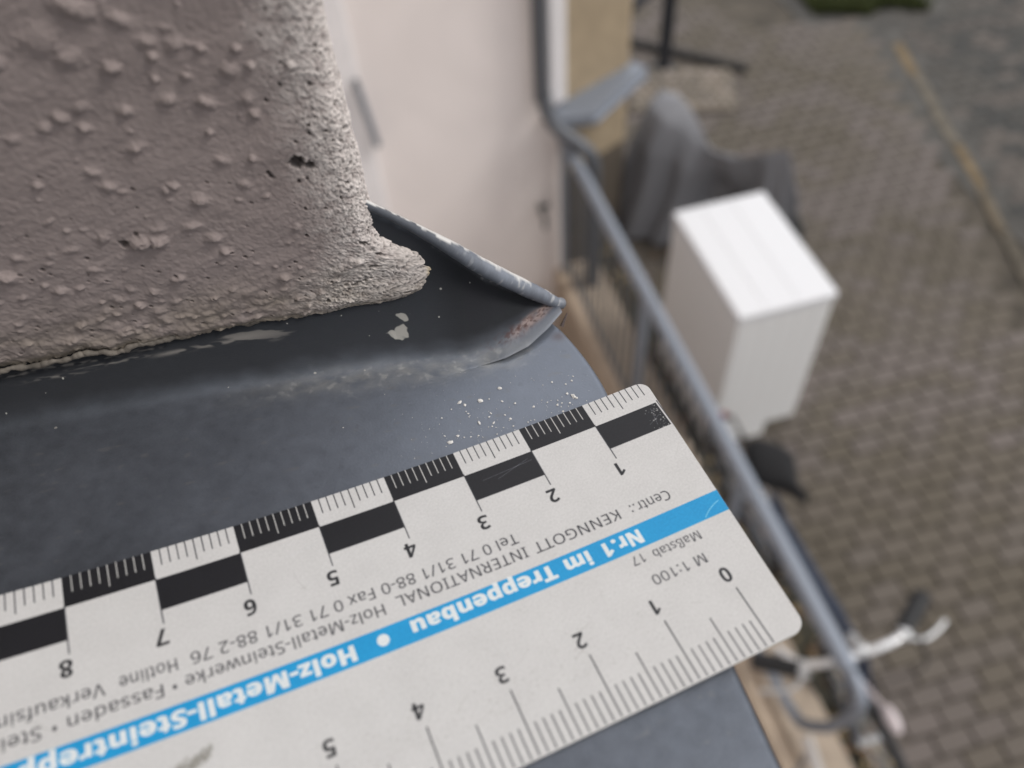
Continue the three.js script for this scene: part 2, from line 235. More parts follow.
    let d = 0.05 * fbm(sx * 0.6, sh * 1.2, 2, 1.1) + (0.014 + 0.014 * (1 - smooth(0.3, 3.5, h))) * fbm(sx * 1.8, sh * 6.5, 3, 5.2) * (1 - 0.85 * corner) + 0.008 * fbm(s * 13, h * 13, 2, 8.1);
    d += low * 0.045 * fbm(t0 * 5.5, h * 5.5, 3, 2.2) * (1 - 0.5 * corner) + 0.006 * fbm(s * 24, h * 24, 2, 1.7);
    let pit = 0; const c = map.get(key(Math.floor(s / cell) + 100, Math.floor(h / cell) + 100));
    if (c) {
      for (const b of c[0]) { const dx = s - b.x, dh = h - b.h, u = (dx * b.c + dh * b.s) / (b.r * b.e), v = (-dx * b.s + dh * b.c) / b.r; let q = u * u + v * v; if (q < 2.6) { q *= 1 + 0.5 * noise(s * 17, h * 17, b.x); d += b.a * 1.1 * Math.exp(-q * (0.9 + 0.25 * q)) * (1 + 0.25 * noise(s * 25, h * 25, 3)); } }
      for (const b of c[1]) { const q = ((s - b.x) ** 2 + (h - b.h) ** 2) / (b.r * b.r) * (1 + 0.8 * noise(s * 22, h * 22, 7)); if (q < 4) pit = Math.max(pit, Math.exp(-q * q) * b.a / 0.05); }
    }
    // crumbling sandy edge
    const swell = (1 - smooth(1.25 + 0.25 * noise(h, 3), 2.05, h)) * smooth(-0.7, 0.22, Math.min(x, XC)) * (1 - smooth(0.05, 0.6, s - s0 - arc));
    const t = s + 0.76 * swell, g1 = fbm(t * 8, h * 8, 3, 4.4), g2 = noise(t * 24, h * 24, 2.6), g3 = noise(t * 40, h * 40, 6.6) * (1 - 0.6 * swell);
    d += corner * (1 - 0.45 * swell) * (0.022 * g1 + 0.015 * g2 + 0.011 * g3) * (1 - 0.5 * lip); d -= 0.05 * pit;
    if (h > f0 + 2) d += edge * 0.03 * fbm(s * 2, h * 1.8, 2, 9.9);
    d *= fine; d -= lip * 0.05;
    x += nx * d; z += nz * d;
    const flare = 0.76 * swell * (0.97 + 0.12 * g1 * corner + 0.22 * fbm(h * 4.5, 2, 2) );
    x += flare; if (nx > 0.6) z += -0.0;
    let hh = h; if (under) { z -= 0.0; const k = -rows[j]; x -= nx * 0.25 * k; z -= nz * 0.35 * k; hh = f0 - 0.02 * k; } else hh += lip * 0.02 * g2;
    // world: vertical face, foot following the sloping sill
    const y = (hh - NRM.x * x - NRM.z * z) / NRM.y + SILL_Y;
    // colour: reveal paint darkened for its shade, outer face left pale, bare sandy mortar at the edge, dirt at the foot, dark holes
    const bare = clamp(corner * 1.05 + 1.3 * corner * g1 + 0.5 * (1 - corner) * corner * fbm(s * 3, h * 3, 3, 6) - 0.12), dirt = clamp(low * (0.55 + 0.9 * fbm(s * 1.5, h * 2.5, 3, 7)) * 0.9 + lip * 0.5) * (1 - 0.15 * smooth(-0.6, 0.6, x));
    const vary = 1 + 0.16 * fbm(s * 1.1, h * 1.6, 3, 3) + 0.05 * noise(s * 30, h * 30) + corner * (0.4 * g2 + 0.5 * g3);
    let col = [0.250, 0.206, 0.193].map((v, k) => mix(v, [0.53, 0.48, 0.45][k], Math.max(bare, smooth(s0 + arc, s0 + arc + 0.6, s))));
    col = col.map((v, k) => mix(v, [0.2, 0.17, 0.125][k], 0.75 * dirt) * vary);
    const speck = corner * smooth(0.18, 0.45, -0.7 * g2 - 0.6 * g3); col = col.map((v, k) => v * (1 - 0.55 * speck) * (1 - 0.55 * clamp(pit)));
    const och = smooth(0.7, 0.8, x) * smooth(1.35, 1.0, h); col = [col[0] * (1 + 0.1 * och), col[1] * (1 - 0.02 * och), col[2] * (1 - 0.35 * och)];
    return { p: [x * CM, y * CM + EYE, z * CM], c: col.map((v) => clamp(v, 0.01, 0.9)) };
  }, { colors: true });
  { // bead of old sealant where the render meets the zinc
    const pts = []; for (let i = 0; i <= 260; i++) { const x = -9 + 7.6 * i / 260, h = foot(Math.min(x, 0.3)) - 0.004 + 0.03 * noise(x * 4, 7), z = ZJ + 0.012 + 0.035 * noise(x * 2.3, 1) - 0.14 * smooth(-4.2, -1.7, x); pts.push(V(x * CM, ((h - NRM.x * x - NRM.z * z) / NRM.y + SILL_Y) * CM + EYE, z * CM)); }
    const bg = new THREE.TubeGeometry(new THREE.CatmullRomCurve3(pts), 900, 0.042 * CM, 10), q = bg.attributes.position, nn = bg.attributes.normal, cc = new Float32Array(q.count * 3);
    for (let i = 0; i < q.count; i++) { const x = q.getX(i) / CM, y = q.getY(i) / CM, k = 0.0005 * fbm(x * 6, y * 6, 3, 4); q.setXYZ(i, q.getX(i) + nn.getX(i) * k, q.getY(i) + nn.getY(i) * k, q.getZ(i) + nn.getZ(i) * k); const t = 1 + 0.9 * fbm(x * 3, y * 3, 3, 2); cc.set([0.125 * t, 0.108 * t, 0.09 * t], i * 3); }
    bg.setAttribute('color', new THREE.BufferAttribute(cc, 3)); bg.computeVertexNormals(); mesh('sealant', bg, new THREE.MeshStandardMaterial({ vertexColors: true, roughness: 0.8 }), house);
  }
  const m = mesh('plaster', geo, new THREE.MeshStandardMaterial({ vertexColors: true, roughness: 0.92 }), house);
  m.userData.label = 'rough bumpy render of the window reveal with a crumbling pale corner';
}

// ------------------------------------------------------------------ zinc sill
const zincTone = (x, y) => { const a = fbm(x * 0.8, y * 0.8, 4, 1), b = fbm(x * 5, y * 5, 4, 2), c = noise(x * 38, y * 38, 3); const k = 1 + 0.42 * a + 0.3 * b + 0.13 * c; return [0.098 * k, 0.107 * k, 0.125 * k]; };
const tint = (c, t, a) => [mix(c[0], t[0], a), mix(c[1], t[1], a), mix(c[2], t[2], a)];
const wFoot = (u) => { const k = [[-20, 8.2], [-3, 8.22], [0, 8.12], [1.1, 7.98], [1.6, 8.0], [2.0, 8.13], [2.4, 8.4], [2.66, 8.63], [2.9, 8.85]]; for (let i = 1; i < k.length; i++) if (u <= k[i][0]) { const t = (u - k[i - 1][0]) / (k[i][0] - k[i - 1][0]); return mix(k[i - 1][1], k[i][1], t); } return 8.85; };
const W_BACK = 9.1;
const crestH = (u) => Math.max(0.13, Math.min(2.9, mix(2.20, 0.13, (u - 0.2) / 2.52)));
{
  const sill = thing('window_sill', 'dark weathered zinc window sill with a tapering upturned end against the plaster', 'window sill');
  // marks that stay with the metal: oxide bloom along the fold, smears of old plaster, rust
  const bloom = (u, a) => Math.exp(-(((a - 0.02 - 0.06 * noise(u * 1.3, 2)) / 0.2) ** 2)) * smooth(-3.2, -0.6, u) * (1 - smooth(1.5, 2.4, u)) * clamp(0.55 + 1.1 * fbm(u * 4, a * 6, 4, 5));
  const outerLight = (u, w) => 0.68 * smooth(-7.0, 2.2, u + 0.9 * fbm(u * 0.8, w * 0.8, 4, 4)) * (0.2 + 0.8 * smooth(2.2, 6.0, w));   // light falling off inwards, painted as a paler outer part
  const flatTone = (u, w) => {
    let c = tint(zincTone(u, w), [0.235, 0.262, 0.312], outerLight(u, w)); const a = w - wFoot(u);
    c = tint(c, [0.36, 0.36, 0.35], 0.72 * bloom(u, a));
    c = tint(c, [0.5, 0.5, 0.49], 0.7 * smooth(0.1, 0.4, fbm(u * 6, w * 6, 3, 9)) * bloom(u, a * 0.8));
    c = tint(c, [0.2, 0.2, 0.2], 0.35 * smooth(0.35, 0.5, noise(u * 2.2 + w * 1.1, w * 9, 4)) * smooth(-0.1, 0.5, noise(u * 7, w, 8)));
    c = tint(c, [0.10, 0.06, 0.05], 0.5 * Math.exp(-(((u - 2.55) / 0.12) ** 2 + ((w - 8.3) / 0.1) ** 2)));
    const sc = Math.abs((u * 0.35 + w) - 4.9 - 0.05 * noise(u * 2, 4)); c = tint(c, [0.16, 0.17, 0.19], 0.5 * (1 - smooth(0, 0.02, sc)) * smooth(-0.1, 0.3, noise(u, 7)));
    const dk = smooth(0.5, 0.65, noise(u * 6, w * 6, 12)); c = tint(c, [0.045, 0.048, 0.05], 0.1 * dk);
    return c;
  };
  const map = dataTexture(2048, 1792, (a, b) => flatTone(-8 + 11 * a, 9.6 * b), true);
  map.wrapS = map.wrapT = THREE.MirroredRepeatWrapping;
  const rough = dataTexture(512, 448, (a, b) => { const k = 0.43 + 0.16 * fbm(a * 40, b * 38, 4, 3); return [k, k, k]; }); rough.wrapS = rough.wrapT = THREE.MirroredRepeatWrapping;
  const bump = dataTexture(1024, 896, (a, b) => { const k = 0.5 + 0.25 * fbm(a * 30, b * 27, 4, 6) + 0.2 * noise(a * 300, b * 270, 2); return [k, k, k]; }); bump.wrapS = bump.wrapT = THREE.MirroredRepeatWrapping;
  const zinc = new THREE.MeshStandardMaterial({ map, roughnessMap: rough, roughness: 1, metalness: 0.65, bumpMap: bump, bumpScale: 0.00004 });
  // flat sheet, its front edge folded down; the corner is cut round towards the tip
  const uEdge = (w) => w < 7.0 ? 2.92 : w < 8.5 ? 2.92 - 0.27 * ((w - 7) / 1.5) ** 1.8 : w < 8.9 ? 2.65 - 0.5 * (w - 8.5) : 2.45;
  const ws = []; for (let i = 0; i <= 30; i++) ws.push(-35.5 + 35.5 * i / 30); for (let i = 1; i <= 120; i++) ws.push(9.3 * i / 120);
  const ps = []; for (let i = 0; i <= 90; i++) ps.push(i / 90); for (let i = 1; i <= 10; i++) ps.push(1 + i); for (let i = 0; i <= 8; i++) ps.push(20 + i);
  mesh('sheet', grid(ps.length - 1, ws.length - 1, (i, j) => {
    const w = ws[j], e = uEdge(w) - 0.12, q = ps[i]; let u, h;
    if (q <= 1) { u = mix(-15.5, e, q); h = 0.012 * fbm(u * 0.5, w * 0.5, 2) * smooth(0, 1, 3 - u) * (1 - smooth(6.3, 7.6, w)); } else if (q < 15) { const a = (q - 1) / 10 * Math.PI / 2; u = e + 0.12 * Math.sin(a); h = -0.12 + 0.12 * Math.cos(a); } else { u = e + 0.12; h = -0.12 - 2.8 * (q - 20 + 0.001) / 8; }
    return { p: onSill(u, w, h), uv: [(u + 8 + (q > 15 ? -h : 0)) / 11, w / 9.6] };
  }), zinc, sill);
  const prof = (u, t) => { // t 0..1 along the arc and up the flange, t -1..0 the thickness of its lower lip
    const f = wFoot(u), r = W_BACK - f, hc = crestH(u), e = mix(1, 0.55, smooth(0.9, 2.3, u)), th1 = hc >= r ? Math.PI / 2 : Math.acos(Math.pow(1 - hc / r, 1 / e)), La = r * th1, Ls = Math.max(0, hc - r), L = La + Ls, gap = 0.003 + 0.055 * smooth(1.15, 1.7, u) + 0.08 * smooth(1.5, 2.7, u);
    const a = Math.max(0, t) * L; let w, h; if (a <= La) { w = f + r * Math.pow(Math.sin(a / r), e); h = r * (1 - Math.pow(Math.max(0, Math.cos(a / r)), e)); } else { w = W_BACK; h = r + a - La; }
    h += gap * (1 - 0.6 * smooth(0, 0.5, t)); if (t < 0) { h -= -t * (0.022 * smooth(1.0, 2.2, u) * 0.8 + 0.004); w -= 0.25 * -t * (1 - smooth(0.4, 1.2, u)); w += 0.03 * -t * smooth(1.0, 2.0, u); }
    w -= 0.13 * smooth(0.55, 1, t) * smooth(0.6, 2.0, u); h += 0.014 * fbm(u * 1.1, a * 1.5, 2, 4) * smooth(0.05, 0.4, t); return { w, h, a: t < 0 ? 0.25 * t * (1 - smooth(0.4, 1.2, u)) : a };
  };
  // the end piece: hollow fillet turning up into a flange that tapers to the front
  const endTone = (u, a) => {
    const w0 = wFoot(u) + a; let c = tint(zincTone(u, w0), [0.235, 0.262, 0.312], outerLight(u, w0)); 
    c = tint(c, [0.024, 0.025, 0.028], (0.86 + 0.1 * smooth(0.5, 1.2, u)) * smooth(0.0, 0.6, a + 0.14 * fbm(u * 2, a * 3, 3, 6)) * (1 - 0.8 * smooth(0.22, 0.04, prof(u, 1).a - a + 0.1 * fbm(u * 3, a * 3, 3, 2))));   // shade of the fold painted nearly black, fading out at the lit rim
    const bl = bloom(u, a); c = tint(c, [0.36, 0.36, 0.35], 0.72 * bl);
    c = tint(c, [0.5, 0.5, 0.49], 0.7 * smooth(0.1, 0.4, fbm(u * 6, w0 * 6, 3, 9)) * bl);
    c = tint(c, [0.30, 0.28, 0.26], 0.75 * smooth(0.2, 0.5, fbm(u * 1.7 + 3, a * 8, 4, 3) + 0.9 * Math.exp(-(((u + 2.0 + (a - 0.95) * 1.6) / 0.42) ** 2 + ((a - 0.98) / 0.1) ** 2)) - 0.12) * Math.exp(-(((u + 2.2) / 0.9) ** 2 + ((a - 0.98) / 0.13) ** 2)));
    const line = Math.exp(-(((a - 0.93 - 0.04 * (u + 2.5)) / 0.03) ** 2)) * smooth(-3.6, -3.2, u) * (1 - smooth(-2.4, -2, u)); c = tint(c, [0.30, 0.28, 0.26], 0.7 * line * clamp(0.6 + 2 * noise(u * 6, a * 20)));
    for (const [u0, a0, l] of [[-4.5, 0.98, 0.6], [-4.0, 0.9, 0.5], [-3.5, 1.0, 0.2], [-5.2, 0.97, 0.3], [-4.8, 0.84, 0.35]]) { const q = Math.exp(-(((u - u0) / l) ** 2) - (((a - a0 - 0.03 * noise(u * 4, u0)) / 0.022) ** 2)) * clamp(0.3 + 2.2 * noise(u * 9, a * 30, u0)); c = tint(c, [0.24, 0.225, 0.21], 0.8 * clamp(q)); }
    for (const [u0, a0, r] of [[0.12, 0.72, 0.11], [0.2, 0.95, 0.07], [0.0, 0.7, 0.06]]) { const q = ((u - u0) ** 2 + (a - a0) ** 2) / (r * r) * (1 + 1.4 * noise(u * 11, a * 11, 5)); c = tint(c, [0.42, 0.41, 0.38], 0.85 * smooth(1.1, 0.5, q)); }
    { const up = smooth(0.34, 0.12, prof(u, 1).a - a + 0.06 * fbm(u * 4, a * 4, 3, 2)) * smooth(0.6, 1.3, u); c = tint(c, [0.25, 0.265, 0.295], 0.75 * up); c = tint(c, [0.55, 0.54, 0.52], 0.7 * up * smooth(0.33, 0.5, noise(u * 15, a * 15, 6))); }  // lit rim painted paler below the edge, with white flecks
    // rust and bare underside of the torn paint near the tip
    const du = (u - 2.28) / 0.46, da = (a - 0.24 - 0.06 * (u - 2.3)) / 0.14, rr = Math.exp(-((du * du + da * da) ** 2)) * clamp(0.85 + 1.3 * fbm(u * 6, a * 6, 3, 8));
    c = tint(c, [0.46, 0.36, 0.33], 0.85 * clamp(rr * 1.1));
    const ru = Math.exp(-(((u - 1.95) / 0.45) ** 2 + ((a - 0.26) / 0.12) ** 2)) * smooth(0.0, 0.35, fbm(u * 10, a * 10, 3, 4) + 0.12); c = tint(c, [0.10, 0.045, 0.04], 0.8 * ru);
    const rd = rr * smooth(0.1, 0.3, noise(u * 16, a * 16, 2)); c = tint(c, [0.09, 0.05, 0.045], 0.75 * rd);
    const worn = smooth(0.1, 0.0, a) * smooth(1.2, 1.9, u); c = tint(c, [0.22, 0.225, 0.235], 0.6 * worn);
        return c;
  };
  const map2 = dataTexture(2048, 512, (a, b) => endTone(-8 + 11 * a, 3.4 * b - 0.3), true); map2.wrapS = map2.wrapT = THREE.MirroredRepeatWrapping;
  const rough2 = dataTexture(512, 128, (a, b) => { const k = mix(0.43 + 0.16 * fbm(a * 40, b * 10, 4, 3), 0.9, smooth(0.06, 0.4, 3.4 * b - 0.3)); return [k, k, k]; }); rough2.wrapS = rough2.wrapT = THREE.MirroredRepeatWrapping;
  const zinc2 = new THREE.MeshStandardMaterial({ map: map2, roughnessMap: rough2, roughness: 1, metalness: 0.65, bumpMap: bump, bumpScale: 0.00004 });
  const us = []; for (let i = 0; i < 40; i++) us.push(-15.5 + 13.5 * i / 40); for (let i = 0; i <= 150; i++) us.push(-2 + 4.72 * i / 150);
  const ts = [-1, -0.5, 0]; for (let i = 1; i <= 60; i++) ts.push(i / 60);
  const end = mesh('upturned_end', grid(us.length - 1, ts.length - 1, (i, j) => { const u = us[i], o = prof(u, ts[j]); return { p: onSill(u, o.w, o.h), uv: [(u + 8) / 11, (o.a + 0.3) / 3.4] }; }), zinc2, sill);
  // its rolled upper edge, flecked with old white paint on the outer side
  const crest = []; for (let i = 0; i <= 120; i++) { const u = -3 + 5.78 * i / 120, o = prof(Math.min(u, 2.72), 1); crest.push(V(...onSill(u, o.w + 0.02, o.h - 0.055 - 0.055 * smooth(0.3, 1.7, u) - (u > 2.72 ? 0.06 * (u - 2.72) : 0)))); }
  const cg = new THREE.TubeGeometry(new THREE.CatmullRomCurve3(crest), 600, 0.062 * CM, 16);
  { const p = cg.attributes.position, c = new Float32Array(p.count * 3), nn = cg.attributes.normal; for (let i = 0; i < p.count; i++) { const x = p.getX(i) / CM, y = p.getY(i) / CM, z = p.getZ(i) / CM; let t = zincTone(x * 2, z * 3).map((v) => v * (0.7 + 1.0 * smooth(0.6, 1.9, x))); const side = nn.getY(i) * 0.75 - nn.getZ(i) * 0.75;  // zinc base lightened towards the tip, light painted on the rim
      const pa = smooth(-0.05, 0.12, fbm(x * 2.4, z * 6 + y * 4, 4, 3) + 0.7 * (side - 0.5) - 0.36 * smooth(1.6, 2.3, x) + 0.26); t = tint(t, [0.62, 0.6, 0.57], 0.92 * pa);
      const s2 = smooth(0.3, 0.48, noise(x * 16, y * 16, z * 16)) * smooth(1, 1.8, x); t = tint(t, [0.42, 0.42, 0.42], 0.7 * s2); c.set(t, i * 3);
      const wob = 1 + 0.1 * noise(x * 6, y * 6, z * 6) + 1.15 * smooth(0.3, 1.7, x) * (1 - 0.45 * smooth(2.2, 2.8, x)); p.setXYZ(i, p.getX(i) + nn.getX(i) * 0.0001 * (wob - 1) * 6, p.getY(i) + nn.getY(i) * 0.0001 * (wob - 1) * 6, p.getZ(i) + nn.getZ(i) * 0.0001 * (wob - 1) * 6); }
    cg.setAttribute('color', new THREE.BufferAttribute(c, 3)); }
  const zincEdge = new THREE.MeshStandardMaterial({ vertexColors: true, roughness: 0.55, metalness: 0.15 });
  const tip = ball(crest[crest.length - 1].toArray(), 0.098 * CM); { const c = new Float32Array(tip.attributes.position.count * 3); for (let i = 0; i < c.length; i += 3) c.set([0.16, 0.17, 0.19], i); tip.setAttribute('color', new THREE.BufferAttribute(c, 3)); }
  const re = mesh('rolled_edge', [cg, tip], zincEdge, end); re.userData.label = 'rolled zinc edge flecked with old white paint';
  // a splinter of zinc at the cut corner
  mesh('splinter', [rod(onSill(2.66, 8.5, 0), onSill(2.78, 8.62, 0.16), 0.0003, 0.0001, 6)], std([0.08, 0.06, 0.055], 0.8), sill);
}
{ // crumbs of white paint on the zinc
  const rand = rng(404), list = [[1.36, 7.47, 0.9], [2.38, 7.05, 1.5], [1.75, 7.0, 0.8], [1.5, 7.13, 0.6], [0.72, 7.35, 1.1], [0.78, 7.28, 0.9], [1.02, 7.3, 1.2], [0.9, 6.9, 1.0], [0.55, 6.75, 0.9], [0.42, 6.66, 1.1], [1.1, 6.85, 0.7], [2.3, 7.12, 0.8], [2.1, 6.95, 0.7], [2.45, 7.35, 0.6], [1.9, 7.5, 0.35], [1.3, 6.95, 0.6]];
  for (let i = 0; i < 46; i++) { const t = rand(); list.push([0.2 + 2.2 * t + 0.3 * (rand() - 0.5), 6.55 + 0.95 * rand() * rand() + 0.2 * t, 0.25 + 0.35 * rand()]); }
  for (let i = 0; i < 170; i++) { const t = rand(); list.push([-0.3 + 2.9 * t + 0.4 * (rand() - 0.5), 6.5 + 1.5 * rand() * rand() + 0.2 * t, 0.08 + 0.2 * rand() * rand()]); }
  for (let i = 0; i < 6; i++) list.push([-5 + 5 * rand(), 4 + 4 * rand(), 0.15 + 0.25 * rand()]);
  const geos = list.map(([u, w, s]) => { const g = new THREE.IcosahedronGeometry(0.028 * CM * s, 1); const p = g.attributes.position; const o = rand() * 20; for (let i = 0; i < p.count; i++) { const k = 1 + 0.7 * noise(p.getX(i) * 4000 + o, p.getY(i) * 4000, p.getZ(i) * 4000); p.setXYZ(i, p.getX(i) * k, p.getY(i) * k * 0.4, p.getZ(i) * k); } g.scale(0.7 + 0.7 * rand(), 1, 0.7 + 0.5 * rand()); g.rotateY(rand() * 3); g.deleteAttribute('uv'); g.computeVertexNormals(); g.translate(...onSill(u, w, 0.006)); return g; });
  const m = mesh('paint_crumbs', geos, std([0.6, 0.58, 0.55], 0.9), scene); m.userData = { kind: 'stuff', label: 'tiny crumbs of white paint lying on the zinc beside the ruler', category: 'crumbs' };
}

// ------------------------------------------------------------------ the ruler
{
  const S = 192, X0 = -0.15, LEN = 10.5, WID = 4.09, cw = Math.round(S * LEN), ch = Math.round(S * (WID + 0.1));
  const cv = document.createElement('canvas'); cv.width = cw; cv.height = ch; const g = cv.getContext('2d');
  const X = (x) => (x - X0) * S, Y = (v) => (WID + 0.05 - v) * S;        // read upright: the zero corner is at the left
  g.fillStyle = '#c0bebc'; g.fillRect(0, 0, cw, ch);
  const rand = rng(99);
  for (let i = 0; i < 9000; i++) { const a = rand(); g.fillStyle = a < 0.6 ? `rgba(120,112,104,${0.05 + 0.10 * rand()})` : `rgba(255,255,255,${0.08 + 0.1 * rand()})`; const r = 0.4 + 1.5 * rand() * rand(); g.beginPath(); g.arc(rand() * cw, rand() * ch, r, 0, 7); g.fill(); }
  for (let i = 0; i < 900; i++) { const x = X(4.2 + 3 * (rand() + rand() - 1)), y = Y(3.5 - 1.2 * rand() * rand()); g.fillStyle = `rgba(96,88,78,${0.04 + 0.08 * rand()})`; g.beginPath(); g.arc(x, y, 0.8 + 2 * rand(), 0, 7); g.fill(); }
  const ink = '#0d0d13', bar = (x0, x1, v0, v1, c) => { g.fillStyle = c; g.fillRect(X(x0), Y(v1), (x1 - x0) * S, (v1 - v0) * S); };
  const tick = (x, v0, v1, wd, c) => bar(x - wd / 2, x + wd / 2, v0, v1, c);
  for (let k = 0; k < 10; k++) { // the checkered scale
    if (k & 1) bar(k, k + 1, -0.06, 0.39, ink); else bar(k === 0 ? 0.03 : k, k + 1, 0.39, 0.82, ink);
    for (let m = 1; m < 10; m++) tick(k + m / 10, -0.06, m === 5 ? 0.285 : 0.205, 0.013, k & 1 ? '#bebcb8' : '#26262c');
    tick(k, 0.36, 1.0, 0.014, '#2a2a30');
  }
  const num = (s, x, v, size) => { g.font = `bold ${size}px sans-serif`; g.fillStyle = '#19191d'; g.textAlign = 'center'; g.fillText(s, X(x), Y(v)); g.textAlign = 'left'; };
  for (let k = 1; k < 10; k++) num(String(k), k + 0.045, 1.065, 0.285 * S);
  // a text set to start and end exactly where the print does
  const text = (s, x0, x1, v, cap, font, c) => { g.save(); g.font = `${font} ${cap / 0.72 * S}px sans-serif`; g.fillStyle = c; const w = g.measureText(s).width; g.translate(X(x0), Y(v)); g.scale((x1 - x0) * S / w, 1); g.fillText(s, 0, 0); if (font) { g.strokeStyle = c; g.lineWidth = 2.4; g.lineJoin = 'round'; g.strokeText(s, 0, 0); } g.restore(); };
  const grey = '#2b2b30';
  text('Tel 0 71 31/1 88-0 Fax 0 71 31/1 88-2 76', 2.74, 6.8, 1.475, 0.15, '', grey); text('Hotline', 6.92, 7.55, 1.475, 0.15, '', grey); text('Verkaufsinnendienst', 7.69, 9.75, 1.475, 0.15, '', grey);
  text('Centr.:', 0.64, 1.24, 1.72, 0.15, '', grey); text('KENNGOTT', 1.37, 2.61, 1.71, 0.148, '', grey); text('INTERNATIONAL', 2.70, 4.44, 1.705, 0.148, '', grey);
  text('Holz-Metall-Steinwerke', 4.575, 6.9, 1.72, 0.15, '', grey); text('\u2022', 6.97, 7.04, 1.73, 0.15, '', grey); text('Fassaden', 7.1, 8.1, 1.72, 0.15, '', grey); text('\u2022', 8.17, 8.24, 1.72, 0.15, '', grey); text('Steintreppen', 8.32, 9.7, 1.72, 0.15, '', grey);
  bar(-0.15, 11, 2.015, 2.335, '#0b8cc2');
  const wht = '#cfd3d4';
  text('Nr.1', 1.27, 1.86, 2.085, 0.185, 'bold', wht); text('im', 2.0, 2.38, 2.085, 0.185, 'bold', wht); text('Treppenbau', 2.5, 4.40, 2.075, 0.185, 'bold', wht);
  g.fillStyle = wht; g.beginPath(); g.arc(X(4.735), Y(2.165), 0.075 * S, 0, 7); g.fill();
  text('Holz-Metall-Steintreppen', 5.05, 8.98, 2.085, 0.187, 'bold', wht);
  text('Ma\u00dfstab', 0.6, 1.3, 2.42, 0.125, '', grey); text('17', 1.39, 1.59, 2.40, 0.125, '', grey); text('M 1:100', 0.71, 1.49, 2.72, 0.135, '', grey);
  for (let k = 0; k < 10; k++) {
    const x = k + 0.62; num(String(k), x + 0.02, 3.0, 0.27 * S); tick(x, 3.29, 4.055, 0.0165, '#26262a');
    for (let m = 1; m < 10; m++) tick(x + m / 10, m === 5 ? 3.49 : 3.715, 4.06, 0.0155, '#2c2c30');
  }
  // scuffs, a scratch through the blue, a grey smudge
  g.strokeStyle = 'rgba(225,235,240,0.55)'; g.lineWidth = 2; g.beginPath(); g.moveTo(X(0.13), Y(2.16)); g.quadraticCurveTo(X(0.3), Y(2.2), X(0.42), Y(2.31)); g.stroke();
  g.strokeStyle = 'rgba(190,190,195,0.45)'; g.lineWidth = 1.2; for (const [a, b, c, d] of [[2.05, 0.52, 2.8, 0.56], [2.1, 0.48, 2.6, 0.62], [5.0, 0.6, 5.6, 0.68], [0.1, 0.6, 0.3, 0.7], [0.15, 0.45, 0.2, 0.75]]) { g.beginPath(); g.moveTo(X(a), Y(b)); g.lineTo(X(c), Y(d)); g.stroke(); }
  g.fillStyle = 'rgba(215,212,206,0.5)'; for (let i = 0; i < 60; i++) { g.beginPath(); g.arc(X(0.06 + 0.25 * rand() * rand()), Y(0.4 + 0.42 * rand()), 0.6 + 1.6 * rand(), 0, 7); g.fill(); }
  for (let i = 0; i < 1500; i++) { const t = rand(), wv = 0.05 * Math.sin(t * 7) + 0.02 * Math.sin(t * 23), q = (rand() + rand() + rand() - 1.5) / 1.5, px = mix(6.76, 7.5, t) + 0.04 * q, v = mix(2.62, 2.86, t) + wv * 0.4 + 0.12 * q; g.fillStyle = `rgba(92,88,78,${0.04 + 0.09 * rand()})`; g.beginPath(); g.arc(X(px), Y(v), 1.2 + 4 * rand() * rand(), 0, 7); g.fill(); }
  for (let i = 0; i < 26; i++) { g.strokeStyle = `rgba(110,105,98,${0.12 + 0.16 * rand()})`; g.lineWidth = 0.7 + rand(); const x = X(9 * rand()), y = Y(0.9 + 3 * rand()), a = rand() * 6.28, l = 10 + 60 * rand(); g.beginPath(); g.moveTo(x, y); g.quadraticCurveTo(x + l * Math.cos(a) * 0.5 + 4, y + l * Math.sin(a) * 0.5, x + l * Math.cos(a), y + l * Math.sin(a)); g.stroke(); }
  { const img = g.getImageData(0, 0, cw, ch), d = img.data; for (let j = 0; j < ch; j++) for (let i = 0; i < cw; i++) { const k = 4 * (j * cw + i), n = 6 * fbm(i / 90, j / 90, 3, 5) + 9 * noise(i / 5, j / 5, 2) + 7 * noise(i / 2.1, j / 2.1, 9); d[k] += n; d[k + 1] += n; d[k + 2] += n; } g.putImageData(img, 0, 0); }
  const tex = new THREE.CanvasTexture(cv); tex.colorSpace = THREE.SRGBColorSpace; tex.anisotropy = 8; tex.wrapS = tex.wrapT = THREE.ClampToEdgeWrapping;
  const EX = V(-0.984086, 0.097575, 0.148507), EY = V(0.151704, 0.026163, 0.98808), EN = V(0.092526, 0.994884, -0.040549), O = V(3.366797, -9.850089, -6.822361);
  const lift = (x) => { const c = 0.0111; return x < 10 ? c * (x - 4) ** 2 : c * 36 + c * 12 * (x - 10); };
  const at = (x, v, h) => O.clone().addScaledVector(EX, x).addScaledVector(EY, v).addScaledVector(EN, lift(x) + h).multiplyScalar(CM).add(V(0, EYE, 0));
  // outline with rounded corners, slightly slanted end, then a thin bevelled plate
  const v0 = -0.03, v1 = 4.075, r = 0.17, xr = (v) => -0.035 + 0.05 * v;
  const xStart = (v) => { let d = 0; if (v < v0 + r) d = r - Math.sqrt(Math.max(0, r * r - (v0 + r - v) ** 2)); if (v > v1 - r) d = r - Math.sqrt(Math.max(0, r * r - (v - v1 + r) ** 2)); return xr(v) + d; };
  const vs = []; for (let i = 0; i <= 16; i++) vs.push(v0 + r * (1 - Math.cos(i / 16 * Math.PI / 2))); for (let i = 1; i < 12; i++) vs.push(mix(v0 + r, v1 - r, i / 12)); for (let i = 0; i <= 16; i++) vs.push(v1 - r + r * Math.sin(i / 16 * Math.PI / 2));
  const NX = 90, T = 0.045, xEnd = 10.3;
